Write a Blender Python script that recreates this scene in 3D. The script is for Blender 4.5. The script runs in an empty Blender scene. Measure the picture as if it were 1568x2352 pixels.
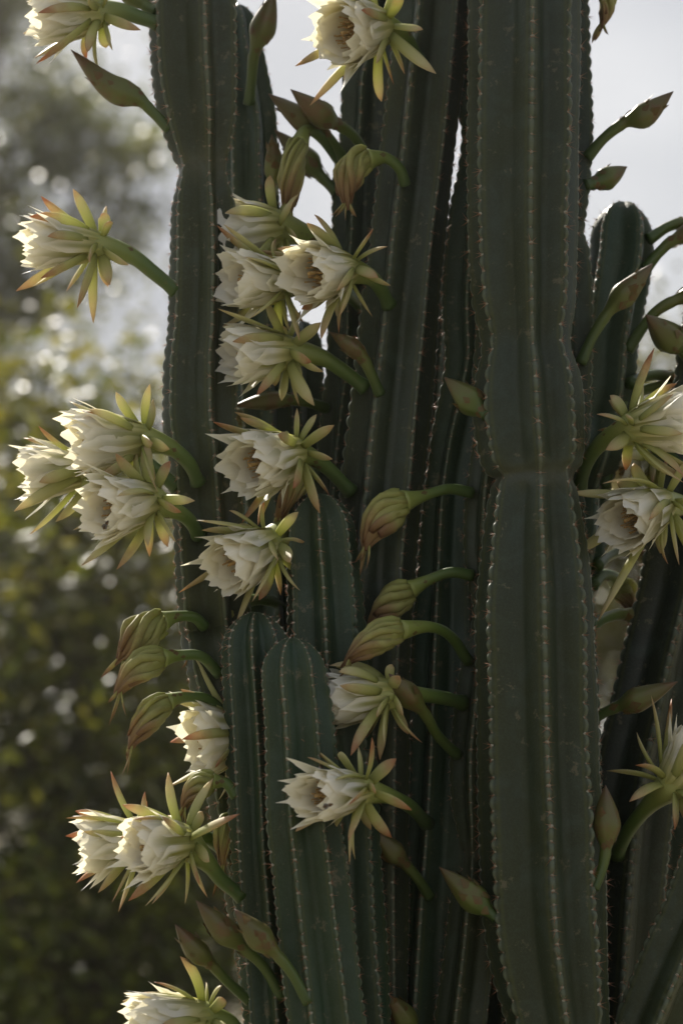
import bpy, math, random
import numpy as np
from mathutils import Vector, Matrix

# ------------------------------------------------------------------ camera
sc = bpy.context.scene
col = sc.collection
PITCH = math.radians(8.0)
CAM = Vector((0.0, -3.2, 1.5))
FOC, SENS = 89.0, 24.0
cam = bpy.data.cameras.new("camera")
cam.sensor_fit = 'HORIZONTAL'; cam.sensor_width = SENS; cam.lens = FOC
cam.clip_start = 0.05; cam.clip_end = 2000
cam.dof.use_dof = True; cam.dof.focus_distance = 3.2; cam.dof.aperture_fstop = 3.2
camo = bpy.data.objects.new("camera", cam); col.objects.link(camo)
camo.location = CAM; camo.rotation_euler = (math.pi/2 + PITCH, 0, 0)
sc.camera = camo
# ------------------------------------------------------------------ sky, sun, exposure
SUN_EL, SUN_AZ = math.radians(41), math.radians(-24)   # azimuth from +Y (behind the cactus), negative = left
W = bpy.data.worlds.new("World"); sc.world = W; W.use_nodes = True
wn, wl = W.node_tree.nodes, W.node_tree.links
wn.clear()
sky = wn.new('ShaderNodeTexSky'); sky.sky_type = 'NISHITA'; sky.sun_disc = False
sky.sun_elevation = SUN_EL; sky.sun_rotation = SUN_AZ
sky.air_density = 1.0; sky.dust_density = 3.0; sky.ozone_density = 1.0
bg = wn.new('ShaderNodeBackground'); bg.inputs['Strength'].default_value = 0.05
wo = wn.new('ShaderNodeOutputWorld')
# a thin even veil of high cloud over the whole sky
tc = wn.new('ShaderNodeTexCoord'); cl = wn.new('ShaderNodeTexNoise'); cl.inputs['Scale'].default_value = 2.2; cl.inputs['Detail'].default_value = 4
CLOUD_SHIFT = (5.41, -1.61, -6.29)
cm = wn.new('ShaderNodeMapping'); cm.inputs['Location'].default_value = CLOUD_SHIFT; cm.inputs['Scale'].default_value = (1, 1, 1.6)
wl.new(tc.outputs['Generated'], cm.inputs[0]); wl.new(cm.outputs[0], cl.inputs['Vector'])
c2 = wn.new('ShaderNodeTexNoise'); c2.inputs['Scale'].default_value = 4.0; c2.inputs['Detail'].default_value = 3; c2.inputs['Roughness'].default_value = 0.45
wl.new(cm.outputs[0], c2.inputs['Vector'])
cr2 = wn.new('ShaderNodeValToRGB'); cr2.color_ramp.elements[0].position = 0.38; cr2.color_ramp.elements[0].color = (4.1, 4.35, 4.85, 1)
cr2.color_ramp.elements[1].position = 0.62; cr2.color_ramp.elements[1].color = (8.2, 8.25, 8.35, 1)
wl.new(c2.outputs[0], cr2.inputs[0])
mr = wn.new('ShaderNodeMapRange'); mr.inputs[3].default_value = 0.62; mr.inputs[4].default_value = 0.92
wl.new(cl.outputs[0], mr.inputs[0])
mxw = wn.new('ShaderNodeMix'); mxw.data_type = 'RGBA'; wl.new(cr2.outputs[0], mxw.inputs[7])
wl.new(mr.outputs[0], mxw.inputs[0]); wl.new(sky.outputs[0], mxw.inputs[6])
wl.new(mxw.outputs[2], bg.inputs[0]); wl.new(bg.outputs[0], wo.inputs[0])
sl = bpy.data.lights.new("sun", 'SUN'); sl.energy = 5.0; sl.angle = math.radians(0.5); sl.color = (1.0, 0.93, 0.82)
slo = bpy.data.objects.new("sun", sl); col.objects.link(slo)
sdir = Vector((math.sin(SUN_AZ)*math.cos(SUN_EL), math.cos(SUN_AZ)*math.cos(SUN_EL), math.sin(SUN_EL)))
slo.rotation_euler = (-sdir).to_track_quat('-Z', 'Y').to_euler()
slo.location = sdir*30
vs = sc.view_settings
sc.display_settings.display_device = 'sRGB'
vs.view_transform = 'Standard'; vs.look = 'None'; vs.gamma = 1.0; vs.use_curve_mapping = False
vs.exposure = 0.92
sc.render.engine = 'CYCLES'
sc.cycles.use_denoising = True
sc.cycles.max_bounces = 8; sc.cycles.diffuse_bounces = 4; sc.cycles.transmission_bounces = 6; sc.cycles.transparent_max_bounces = 8
sc.cycles.sample_clamp_indirect = 6.0

# ------------------------------------------------------------------ helpers
cp, sp = math.cos(PITCH), math.sin(PITCH)
FWD = Vector((0, cp, sp)); UPV = Vector((0, -sp, cp)); RGT = Vector((1, 0, 0))
K = SENS/FOC/1568.0          # picture is measured in a 1568 x 2352 frame
def P(px, py, Y):
    d = FWD + RGT*((px-784)*K) - UPV*((py-1176)*K)
    t = (Y-CAM.y)/d.y
    return CAM + d*t
def mpp(v):
    return K*max(0.1, (v-CAM).dot(FWD))
ORI = {}
def reg(o, origin, parent=None):
    ORI[o.name] = Vector(origin)
    if parent is not None:
        o.parent = parent; o.location = Vector(origin)-ORI[parent.name]
    else:
        o.location = Vector(origin)
    col.objects.link(o)
    return o
def mesh_from(name, V, F, mats, attr=None, smooth=True, matidx=None):
    me = bpy.data.meshes.new(name)
    me.from_pydata([tuple(v) for v in V], [], F)
    for m in (mats if isinstance(mats, (list, tuple)) else [mats]): me.materials.append(m)
    if smooth: me.polygons.foreach_set('use_smooth', [True]*len(me.polygons))
    if matidx is not None: me.polygons.foreach_set('material_index', matidx)
    if attr is not None:
        a = me.attributes.new('pv', 'FLOAT_VECTOR', 'POINT')
        a.data.foreach_set('vector', np.asarray(attr, dtype=np.float32).ravel())
    me.update()
    return me
def mk(name, V, F, mats, parent, origin, attr=None, smooth=True, matidx=None):
    """world-space vertices -> one mesh object under parent"""
    V = np.asarray([tuple(v) for v in V], dtype=float) - np.array(origin)
    me = mesh_from(name, V.tolist(), F, mats, attr, smooth, matidx)
    return reg(bpy.data.objects.new(name, me), origin, parent)
def thing(name, label, cat, loc, group=None):
    o = bpy.data.objects.new(name, None); o.empty_display_size = 0.05
    reg(o, loc); o['label'] = label; o['category'] = cat
    if group: o['group'] = group
    return o
def pchip(x, y):
    x = np.asarray(x, float); y = np.asarray(y, float)
    h = np.diff(x); d = np.diff(y)/h
    m = np.zeros_like(y)
    m[0] = d[0]; m[-1] = d[-1]
    for i in range(1, len(x)-1):
        m[i] = 0 if d[i-1]*d[i] <= 0 else 2*d[i-1]*d[i]/(d[i-1]+d[i])
    def f(q):
        q = np.asarray(q, float); i = np.clip(np.searchsorted(x, q)-1, 0, len(x)-2)
        t = np.clip((q-x[i])/h[i], 0, 1); t2, t3 = t*t, t*t*t
        return (2*t3-3*t2+1)*y[i]+(t3-2*t2+t)*h[i]*m[i]+(-2*t3+3*t2)*y[i+1]+(t3-t2)*h[i]*m[i+1]
    return f
def catmull(pts, n):
    pts = [Vector(p) for p in pts]
    Q = [pts[0]*2-pts[1]]+pts+[pts[-1]*2-pts[-2]]
    out = []
    N = len(pts)-1
    for k in range(n+1):
        s = k/n*N; i = min(int(s), N-1); t = s-i
        a, b, c, d = Q[i], Q[i+1], Q[i+2], Q[i+3]
        out.append(0.5*((2*b)+(c-a)*t+(2*a-5*b+4*c-d)*t*t+(3*b-a-3*c+d)*t**3))
    return out
def frames(pts, up=None):
    n = len(pts); T = []
    for i in range(n):
        T.append((pts[min(i+1, n-1)]-pts[max(i-1, 0)]).normalized())
    N = (up if up is not None else Vector((0.13, -0.3, 0.9)))
    N = (N-T[0]*N.dot(T[0]))
    N = N.normalized() if N.length > 1e-6 else T[0].orthogonal().normalized()
    out = []
    for i in range(n):
        N = (N-T[i]*N.dot(T[i])).normalized()
        out.append((T[i], N, T[i].cross(N)))
    return out
def sweep(pts, rad, seg, fr=None, flat=1.0, shape=None, caps=True, v0=0.0, v1=1.0, rnd=0.0):
    """rad: list of radii along N; flat: ratio of the other axis (number or list)"""
    fr = fr or frames(pts)
    V, F, A = [], [], []
    n = len(pts)
    for i, p in enumerate(pts):
        T, N, B = fr[i]
        fl = flat[i] if isinstance(flat, (list, tuple)) else flat
        for j in range(seg):
            a = 2*math.pi*j/seg
            k = shape(i/(n-1), a) if shape else 1.0
            V.append(p+N*(math.cos(a)*rad[i]*k)+B*(math.sin(a)*rad[i]*fl*k))
            A.append((math.cos(a), v0+(v1-v0)*i/(n-1), rnd))
    for i in range(n-1):
        for j in range(seg):
            F.append((i*seg+j, i*seg+(j+1) % seg, (i+1)*seg+(j+1) % seg, (i+1)*seg+j))
    if caps:
        F.append(tuple(range(seg-1, -1, -1))); F.append(tuple((n-1)*seg+j for j in range(seg)))
    return V, F, A
class Join:
    def __init__(s): s.V, s.F, s.A, s.M = [], [], [], []
    def add(s, VFA, m=0):
        b = len(s.V); V, F, A = VFA
        s.V += V; s.A += A; s.F += [tuple(i+b for i in f) for f in F]; s.M += [m]*len(F)

# ------------------------------------------------------------------ materials
def newmat(name):
    m = bpy.data.materials.new(name); m.use_nodes = True
    n, l = m.node_tree.nodes, m.node_tree.links
    n.clear()
    return m, n, l
def node(n, t, **kw):
    x = n.new(t)
    for k, v in kw.items():
        if k in x.inputs.keys(): x.inputs[k].default_value = v
        else: setattr(x, k, v)
    return x
def ramp(n, stops, interp='LINEAR'):
    r = n.new('ShaderNodeValToRGB'); r.color_ramp.interpolation = interp
    e = r.color_ramp.elements
    while len(e) < len(stops): e.new(0.5)
    for k, (p, c) in enumerate(stops):
        e[k].position = p; e[k].color = (c[0], c[1], c[2], 1) if not isinstance(c, (int, float)) else (c, c, c, 1)
    return r
def mix(n, l, a, b, f, mode='MIX'):
    m = n.new('ShaderNodeMix'); m.data_type = 'RGBA'; m.blend_type = mode
    for s, v in ((m.inputs[0], f), (m.inputs[6], a), (m.inputs[7], b)):
        if hasattr(v, 'is_output'): l.new(v, s)
        elif isinstance(v, (int, float)): s.default_value = v
        else: s.default_value = (*v, 1)
    return m.outputs[2]
def math_(n, l, op, a, b=0.0, clamp=False):
    m = n.new('ShaderNodeMath'); m.operation = op; m.use_clamp = clamp
    for s, v in ((m.inputs[0], a), (m.inputs[1], b)):
        if hasattr(v, 'is_output'): l.new(v, s)
        else: s.default_value = v
    return m.outputs[0]
def finish(m, n, l, colr, rough=0.5, spec=0.4, transl=0.0, tcol=None, bump=None, bstr=0.2, bdist=0.001, coat=0.0):
    p = n.new('ShaderNodeBsdfPrincipled')
    if hasattr(colr, 'is_output'): l.new(colr, p.inputs['Base Color'])
    else: p.inputs['Base Color'].default_value = (*colr, 1)
    if hasattr(rough, 'is_output'): l.new(rough, p.inputs['Roughness'])
    else: p.inputs['Roughness'].default_value = rough
    p.inputs['Specular IOR Level'].default_value = spec
    p.inputs['Coat Weight'].default_value = coat
    out = n.new('ShaderNodeOutputMaterial')
    if bump is not None:
        b = n.new('ShaderNodeBump'); b.inputs['Strength'].default_value = bstr; b.inputs['Distance'].default_value = bdist
        l.new(bump, b.inputs['Height']); l.new(b.outputs[0], p.inputs['Normal'])
    if transl > 0:
        t = n.new('ShaderNodeBsdfTranslucent')
        tc = tcol if tcol is not None else colr
        if hasattr(tc, 'is_output'): l.new(tc, t.inputs[0])
        else: t.inputs[0].default_value = (*tc, 1)
        x = n.new('ShaderNodeMixShader'); x.inputs[0].default_value = transl
        l.new(p.outputs[0], x.inputs[1]); l.new(t.outputs[0], x.inputs[2]); l.new(x.outputs[0], out.inputs[0])
    else:
        l.new(p.outputs[0], out.inputs[0])
    return m
def pv(n, l):
    a = n.new('ShaderNodeAttribute'); a.attribute_name = 'pv'
    s = n.new('ShaderNodeSeparateXYZ'); l.new(a.outputs['Vector'], s.inputs[0])
    return s.outputs[0], s.outputs[1], s.outputs[2]
def noise(n, l, scale, detail=3, rough=0.55, vec=None, dist=0.0):
    t = n.new('ShaderNodeTexNoise'); t.inputs['Scale'].default_value = scale
    t.inputs['Detail'].default_value = detail; t.inputs['Roughness'].default_value = rough; t.inputs['Distortion'].default_value = dist
    if vec is not None: l.new(vec, t.inputs['Vector'])
    return t.outputs[0]
def coord(n, kind='Object'):
    return n.new('ShaderNodeTexCoord').outputs[kind]

def m_cactus():
    m, n, l = newmat('cactus_skin')
    u, v, r = pv(n, l)                     # u: 1 on the rib crest, v: distance along, r: random
    oi = n.new('ShaderNodeObjectInfo')
    co = coord(n)
    mp = n.new('ShaderNodeMapping'); mp.inputs['Scale'].default_value = (1, 1, 0.25); l.new(co, mp.inputs[0])
    big = ramp(n, [(0.3, 0.0), (0.72, 1.0)]); l.new(noise(n, l, 16, 4, 0.6, mp.outputs[0], 0.4), big.inputs[0])
    fine = ramp(n, [(0.42, 0.0), (0.7, 1.0)]); l.new(noise(n, l, 420, 2, 0.6, co), fine.inputs[0])
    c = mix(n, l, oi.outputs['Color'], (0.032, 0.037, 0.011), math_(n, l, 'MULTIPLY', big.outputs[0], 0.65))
    c = mix(n, l, c, (0.07, 0.09, 0.065), math_(n, l, 'MULTIPLY', fine.outputs[0], 0.2))
    # corky scars and dusty bloom
    bl = ramp(n, [(0.48, 0.0), (0.75, 1.0)]); l.new(noise(n, l, 26, 5, 0.65, co, 0.8), bl.inputs[0])
    c = mix(n, l, c, (0.055, 0.078, 0.066), math_(n, l, 'MULTIPLY', bl.outputs[0], 0.42))
    ye = ramp(n, [(0.02, 0.0), (0.12, 1.0), (0.45, 0.0)]); l.new(u, ye.inputs[0])
    c = mix(n, l, c, (0.07, 0.075, 0.018), math_(n, l, 'MULTIPLY', ye.outputs[0], 0.35))
    sc_ = ramp(n, [(0.60, 0.0), (0.65, 1.0)]); l.new(noise(n, l, 48, 6, 0.72, co), sc_.inputs[0])
    c = mix(n, l, c, (0.13, 0.115, 0.075), math_(n, l, 'MULTIPLY', sc_.outputs[0], 0.6))
    cr = ramp(n, [(0.45, 0.0), (0.85, 1.0)]); l.new(u, cr.inputs[0])
    c = mix(n, l, c, (0.14, 0.165, 0.115), math_(n, l, 'MULTIPLY', cr.outputs[0], 0.55))
    nk = math_(n, l, 'MULTIPLY', r, math_(n, l, 'ADD', noise(n, l, 120, 4, 0.7, co), 0.15), True)
    c = mix(n, l, c, (0.11, 0.105, 0.075), math_(n, l, 'MULTIPLY', nk, 0.4))
    h = math_(n, l, 'ADD', noise(n, l, 160, 4, 0.6, co), math_(n, l, 'MULTIPLY', fine.outputs[0], 0.25))
    rg = ramp(n, [(0.3, 0.34), (0.7, 0.56)]); l.new(big.outputs[0], rg.inputs[0])
    return finish(m, n, l, c, rg.outputs[0], 0.27, bump=h, bstr=0.35, bdist=0.0012)
def m_simple(name, base, var, scale=60, rough=0.6, transl=0.0, amt=1.0, spec=0.3, bstr=0.3):
    m, n, l = newmat(name)
    co = coord(n); q = noise(n, l, scale, 4, 0.6, co)
    r = ramp(n, [(0.35, 0.0), (0.65, 1.0)]); l.new(q, r.inputs[0])
    c = mix(n, l, base, var, math_(n, l, 'MULTIPLY', r.outputs[0], amt))
    return finish(m, n, l, c, rough, spec, transl, bump=q, bstr=bstr, bdist=0.001)
def m_petal(outer):
    m, n, l = newmat('petal_outer' if outer else 'petal_inner')
    u, v, r = pv(n, l)
    k = ramp(n, [(0.0, (0.40, 0.42, 0.10)), (0.26, (0.70, 0.67, 0.34)), (0.5, (0.88, 0.87, 0.80)), (1.0, (0.93, 0.93, 0.91))]); l.new(v, k.inputs[0])
    c = k.outputs[0]
    if outer:
        au = math_(n, l, 'ABSOLUTE', u)
        st = ramp(n, [(0.14, 1.0), (0.52, 0.0)]); l.new(au, st.inputs[0])
        fd = ramp(n, [(0.5, 1.0), (0.93, 0.0)]); l.new(v, fd.inputs[0])
        f = math_(n, l, 'MULTIPLY', st.outputs[0], fd.outputs[0])
        f = math_(n, l, 'MULTIPLY', f, math_(n, l, 'ADD', 0.4, math_(n, l, 'MULTIPLY', r, 0.6)))
        c = mix(n, l, c, (0.34, 0.35, 0.08), f)
    # fine veins running along the petal
    cv = n.new('ShaderNodeCombineXYZ'); l.new(math_(n, l, 'MULTIPLY', u, 16.0), cv.inputs[0]); l.new(v, cv.inputs[1]); l.new(math_(n, l, 'MULTIPLY', r, 40.0), cv.inputs[2])
    vein = noise(n, l, 1.0, 3, 0.6, cv.outputs[0])
    vr = ramp(n, [(0.35, 1.0), (0.65, 0.0)]); l.new(vein, vr.inputs[0])
    c = mix(n, l, c, (0.68, 0.64, 0.50), math_(n, l, 'MULTIPLY', vr.outputs[0], 0.16))
    tc = mix(n, l, c, (1.0, 0.94, 0.72), 1.0, 'MULTIPLY')
    return finish(m, n, l, c, 0.55, 0.25, 0.42, tc, bump=vein, bstr=0.35, bdist=0.0015)
def m_sepal():
    m, n, l = newmat('sepal_skin')
    u, v, r = pv(n, l)
    k = ramp(n, [(0.0, (0.34, 0.37, 0.10)), (0.35, (0.53, 0.54, 0.22)), (0.75, (0.66, 0.63, 0.36)), (1.0, (0.62, 0.50, 0.30))]); l.new(v, k.inputs[0])
    q = noise(n, l, 90, 3, 0.6, coord(n))
    tip = ramp(n, [(0.45, 0.0), (0.95, 1.0)]); l.new(math_(n, l, 'ADD', v, math_(n, l, 'MULTIPLY', math_(n, l, 'SUBTRACT', q, 0.5), 0.5)), tip.inputs[0])
    red = math_(n, l, 'MULTIPLY', tip.outputs[0], r)
    c = mix(n, l, k.outputs[0], (0.45, 0.17, 0.08), red)
    return finish(m, n, l, c, 0.5, 0.35, 0.5, bump=q, bstr=0.25)
def m_tube():
    m, n, l = newmat('floral_tube_skin')
    u, v, r = pv(n, l)
    k = ramp(n, [(0.0, (0.045, 0.085, 0.02)), (0.45, (0.085, 0.135, 0.028)), (0.75, (0.20, 0.24, 0.055)), (1.0, (0.40, 0.41, 0.15))]); l.new(v, k.inputs[0])
    q = noise(n, l, 110, 4, 0.6, coord(n))
    sp_ = ramp(n, [(0.62, 0.0), (0.7, 1.0)]); l.new(q, sp_.inputs[0])
    c = mix(n, l, k.outputs[0], (0.12, 0.10, 0.035), math_(n, l, 'MULTIPLY', sp_.outputs[0], 0.5))
    return finish(m, n, l, c, 0.42, 0.45, 0.12, bump=q, bstr=0.15)
def m_bud():
    m, n, l = newmat('bud_skin')
    u, v, r = pv(n, l)
    k = ramp(n, [(0.0, (0.04, 0.075, 0.018)), (0.35, (0.075, 0.11, 0.022)), (0.65, (0.11, 0.125, 0.03)), (0.88, (0.105, 0.09, 0.032)), (1.0, (0.10, 0.055, 0.03))]); l.new(v, k.inputs[0])
    q = noise(n, l, 38, 4, 0.6, coord(n))
    b = ramp(n, [(0.5, 0.0), (0.62, 1.0)]); l.new(q, b.inputs[0])
    vv = ramp(n, [(0.4, 0.0), (0.7, 1.0)]); l.new(v, vv.inputs[0])
    f = math_(n, l, 'MULTIPLY', math_(n, l, 'MULTIPLY', b.outputs[0], vv.outputs[0]), 0.5)
    c = mix(n, l, k.outputs[0], (0.14, 0.055, 0.03), f)
    return finish(m, n, l, c, 0.4, 0.45, 0.12, bump=q, bstr=0.15)
def m_wither():
    m, n, l = newmat('withered_tepal')
    u, v, r = pv(n, l)
    k = ramp(n, [(0.0, (0.28, 0.31, 0.08)), (0.5, (0.39, 0.38, 0.14)), (0.72, (0.32, 0.22, 0.10)), (1.0, (0.16, 0.08, 0.045))]); l.new(v, k.inputs[0])
    q = noise(n, l, 75, 5, 0.65, coord(n))
    b = ramp(n, [(0.42, 0.0), (0.66, 1.0)]); l.new(q, b.inputs[0])
    c = mix(n, l, k.outputs[0], (0.2, 0.11, 0.05), math_(n, l, 'MULTIPLY', b.outputs[0], math_(n, l, 'ADD', 0.1, math_(n, l, 'MULTIPLY', r, 0.4))))
    return finish(m, n, l, c, 0.5, 0.35, 0.3, bump=q, bstr=0.5)
def m_leaf(name, a, b, d, rough=0.28, transl=0.4, spec=0.45):
    m, n, l = newmat(name)
    u, v, r = pv(n, l)
    k = ramp(n, [(0.0, a), (0.5, b), (1.0, d)]); l.new(r, k.inputs[0])
    tc = mix(n, l, k.outputs[0], (1.4, 1.4, 0.55), 1.0, 'MULTIPLY')
    return finish(m, n, l, k.outputs[0], rough, spec, transl, tc)

M = dict(
    cactus=m_cactus(),
    wool=m_simple('areole_wool', (0.42, 0.40, 0.34), (0.20, 0.18, 0.14), 900, 0.9),
    spine=m_simple('spine', (0.26, 0.13, 0.08), (0.40, 0.2, 0.12), 500, 0.5, 0.3),
    petal=m_petal(False), petalo=m_petal(True), sepal=m_sepal(), tube=m_tube(), bud=m_bud(), wither=m_wither(),
    stamen=m_simple('stamen_filament', (0.55, 0.40, 0.17), (0.36, 0.20, 0.08), 400, 0.6, 0.2),
    scale=m_simple('bract_scale', (0.10, 0.09, 0.03), (0.12, 0.06, 0.025), 200, 0.5, 0.1),
    bee=m_simple('bee_body', (0.02, 0.015, 0.01), (0.12, 0.06, 0.02), 300, 0.4),
    wing=m_simple('bee_wing', (0.3, 0.28, 0.25), (0.2, 0.2, 0.2), 300, 0.3, 0.6),
    bark=m_simple('bark', (0.09, 0.07, 0.05), (0.05, 0.04, 0.03), 14, 0.9, bstr=0.8),
    leafA=m_leaf('leaf_olive', (0.035, 0.045, 0.012), (0.075, 0.085, 0.02), (0.13, 0.125, 0.03), .36, .5),
    leafB=m_leaf('leaf_dry', (0.045, 0.048, 0.014), (0.09, 0.09, 0.025), (0.16, 0.14, 0.04), .36, .5),
    leafC=m_leaf('leaf_green', (0.035, 0.05, 0.012), (0.08, 0.10, 0.018), (0.15, 0.16, 0.03), .36, .5),
    leafG=m_leaf('leaf_glossy', (0.04, 0.05, 0.013), (0.08, 0.088, 0.02), (0.17, 0.15, 0.04), .42, .5, .5),
    ground=m_simple('dry_ground', (0.24, 0.21, 0.15), (0.15, 0.14, 0.085), 0.9, 0.95),
    hill=m_simple('hillside_scrub', (0.07, 0.075, 0.04), (0.14, 0.12, 0.07), 0.12, 0.95),
)

# ------------------------------------------------------------------ ground and hillside
def ground():
    V, F = [], []
    N = 60
    xs = [math.copysign((abs(i)/(N/2))**2.2*260, i) for i in range(-N//2, N//2+1)]
    for y in xs:
        for x in xs:
            V.append((x, y+2, 0.03*math.sin(x*1.3)*math.sin(y*0.9)))
    n = N+1
    for i in range(N):
        for j in range(N):
            F.append((i*n+j, i*n+j+1, (i+1)*n+j+1, (i+1)*n+j))
    o = reg(bpy.data.objects.new('ground', mesh_from('ground', V, F, M['ground'])), (0, 0, 0))
    o['kind'] = 'structure'; o['label'] = 'dry bare ground below the cactus and the trees'
ground()
def hill():
    rng = np.random.default_rng(4); V, F = [], []
    nx, ny = 90, 24
    ph = rng.uniform(0, 6.28, 8)
    for j in range(ny):
        for i in range(nx):
            x = -260+520*i/(nx-1); y = 70+130*j/(ny-1)
            e = math.sin(math.pi*min(1, j/(ny-1)*0.9))
            z = e*(9+3*math.sin(x*.02+ph[0])+2*math.sin(x*.06+ph[1])+1.1*math.sin(x*.17+y*.11+ph[2])+0.7*math.sin(x*.4+ph[3]+y*.3))-0.3
            V.append((x, y, z))
    for j in range(ny-1):
        for i in range(nx-1):
            F.append((j*nx+i, j*nx+i+1, (j+1)*nx+i+1, (j+1)*nx+i))
    o = reg(bpy.data.objects.new('hill', mesh_from('hill', V, F, M['hill'])), (0, 0, 0))
    o['kind'] = 'structure'; o['label'] = 'scrubby hillside far behind the trees'
hill()

# ------------------------------------------------------------------ cactus columns
# pts: (y, centre x, radius[, depth]) in picture units; tip: y of a domed top that shows
U = np.array([0, .05, .10, .17, .28, .45, .70, 1.0])
GRP = 'ribbed cactus columns of one clump'
COLS = {}
def column(key, label, depth, nrib, frac, pts, tip=None, spacing=30, valley=0.60, color=(.05, .072, .05), necks=(), lean_down=0.25, seed=1):
    rng = np.random.default_rng(seed)
    ys = [p[0] for p in pts]; fx = pchip(ys, [p[1] for p in pts]); fr_ = pchip(ys, [p[2] for p in pts])
    fd = pchip(ys, [p[3] if len(p) > 3 else depth for p in pts])
    y0, y1 = (tip if tip is not None else ys[0]), ys[-1]
    step = spacing/5.0
    # sample heights
    Rt = float(fr_(y0+60)); L = Rt*1.15
    yy = [y0+L*(1-math.cos(math.pi/2*k/14)) for k in range(0, 14)]
    yy[0] = y0+0.2
    q = y0+L
    while q < y1:
        yy.append(q); q += step if (-60 < q < 2400) else step*2.5
    yy.append(y1)
    yy = np.array(yy)
    cx, R, dd = fx(yy), fr_(yy), fd(yy)
    t = np.clip((yy-y0)/L, 0, 1)
    dome = (1-(1-t)**2.1)**(1/2.1)
    Pw = [P(a, b, c) for a, b, c in zip(cx, yy, dd)]
    rw = np.array([r*mpp(p) for r, p in zip(R, Pw)])*dome
    sarc = list(yy)
    # carry on down to the soil
    slope = (Pw[-1]-Pw[-6]); slope = slope/abs(slope.z)
    z, q = Pw[-1].z, Pw[-1].copy()
    while z > -0.03:
        dz = 0.035; z -= dz
        f = lean_down
        q = q+Vector((slope.x*f, slope.y*f, -1))*dz
        Pw.append(q.copy()); rw = np.append(rw, rw[-1]); sarc.append(sarc[-1]+dz/0.00055); dome = np.append(dome, 1.0)
    n = len(Pw)
    Pa = np.array([tuple(p) for p in Pw])
    T = np.gradient(Pa, axis=0); T /= np.linalg.norm(T, axis=1)[:, None]      # pointing down
    fw = np.array([0, -1.0, 0])[None, :]-T*(T @ np.array([0, -1.0, 0]))[:, None]
    fw /= np.linalg.norm(fw, axis=1)[:, None]
    rt = np.cross(fw, -T)                                                     # to the right seen from the camera
    rt = -rt if rt[n//2, 0] < 0 else rt
    a0 = math.asin(max(-1, min(1, frac)))
    full = []
    for k in range(nrib):
        for s, u in [(-1, x) for x in U[:0:-1]][1:]+[(1, x) for x in U]:
            full.append((k, s*u))
    # angles: rib k centred at a0+k*2pi/n, u=+-1 is the valley
    rib = np.array([f[0] for f in full]); uu = np.array([f[1] for f in full]); au = np.abs(uu)
    jit = rng.normal(0, 0.035, nrib)
    ang = a0+(rib+jit[rib]*(1-au)+uu*0.5)*2*math.pi/nrib
    phase = rng.uniform(0, 1, nrib)
    ue = np.sqrt(au**2+0.09**2)-0.09
    s = np.array(sarc)
    vd = np.full(n, valley); nkm = np.zeros(n)
    for (ny, nw) in necks:
        g = np.exp(-((s-ny)/nw)**2); nkm = np.maximum(nkm, g); vd = vd+(0.90-vd)*g*0.75
    vd = vd-0.10*(1-dome)                     # deeper furrows where the ribs meet at a tip
    wob = 1+0.022*np.sin(s/170.0+seed)[:, None]*np.cos(ang[None, :]*2+seed)+0.012*np.sin(s/61.0+seed*2)[:, None]*np.cos(ang*3+1)[None, :]
    prof = vd[:, None]+(1-vd[:, None])*(1-ue[None, :])**1.25
    jp = rng.uniform(0, 6.28, (3, nrib))
    def arc(k):
        q = s+7*np.sin(s/83.0+jp[0, k])+4*np.sin(s/37.0+jp[1, k])+9*np.sin(s/310.0+jp[2, k])
        if tip is not None: q = q+0.9*L*(1-np.exp(-(s-y0)/(0.45*L)))
        return q/spacing+phase[k]
    ARC = np.stack([arc(k) for k in range(nrib)], 1)
    sca = np.abs(np.sin(math.pi*ARC[:, rib]))**0.65
    jitr = 1+0.25*rng.normal(size=(1, nrib))[:, rib]
    crest = np.exp(-(au/0.13)**2)[None, :]
    prof = prof+crest*(0.034+0.10*(sca-1.0)*jitr)*np.clip(dome, 0.3, 1)[:, None]
    rr = rw[:, None]*prof*wob
    V = Pa[:, None, :]+rr[:, :, None]*(np.cos(ang)[None, :, None]*fw[:, None, :]+np.sin(ang)[None, :, None]*rt[:, None, :])
    m = V.shape[1]
    A = np.stack([np.broadcast_to(crest*(0.75+0.25*sca), (n, m)), np.broadcast_to(s[:, None]/2000.0, (n, m)), np.broadcast_to(nkm[:, None], (n, m))], -1)
    idx = np.arange(n*m).reshape(n, m); nx = np.roll(idx, -1, axis=1)
    F = np.stack([idx[:-1], idx[1:], nx[1:], nx[:-1]], -1).reshape(-1, 4).tolist()
    F.append(tuple(idx[0].tolist()))
    base = Vector((Pw[-1].x, Pw[-1].y, 0.0))
    th = thing('columnar_cactus', label, 'cactus', base, GRP)
    body = mk('ribbed_stem', V.reshape(-1, 3), F, M['cactus'], th, base, A.reshape(-1, 3))
    body.color = (*color, 1)
    # areoles: one per notch of each crest
    VV = V.reshape(n, nrib, -1, 3); ci = len(U)-2  # index of u=0 in the rib's list
    loose = Join(); count = 0; cand = []
    for k in range(nrib):
        line = VV[:, k, ci, :]
        for q in range(math.ceil(ARC[0, k]), int(ARC[-1, k])):
            y = float(np.interp(q, ARC[:, k], s))
            if y < y0+2: continue
            p = np.array([np.interp(y, s, line[:, a]) for a in range(3)])
            i = int(np.searchsorted(s, y)); i = min(i, n-1)
            ax = np.array([np.interp(y, s, Pa[:, a]) for a in range(3)])
            nrm = p-ax; nrm = nrm-T[i]*(nrm @ T[i])*(1.0 if dome[i] > 0.95 else 0.2); nrm /= max(1e-9, np.linalg.norm(nrm))
            cand.append((y, Vector(p), Vector(nrm), Vector(-T[i]), float(rw[i])))
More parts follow.
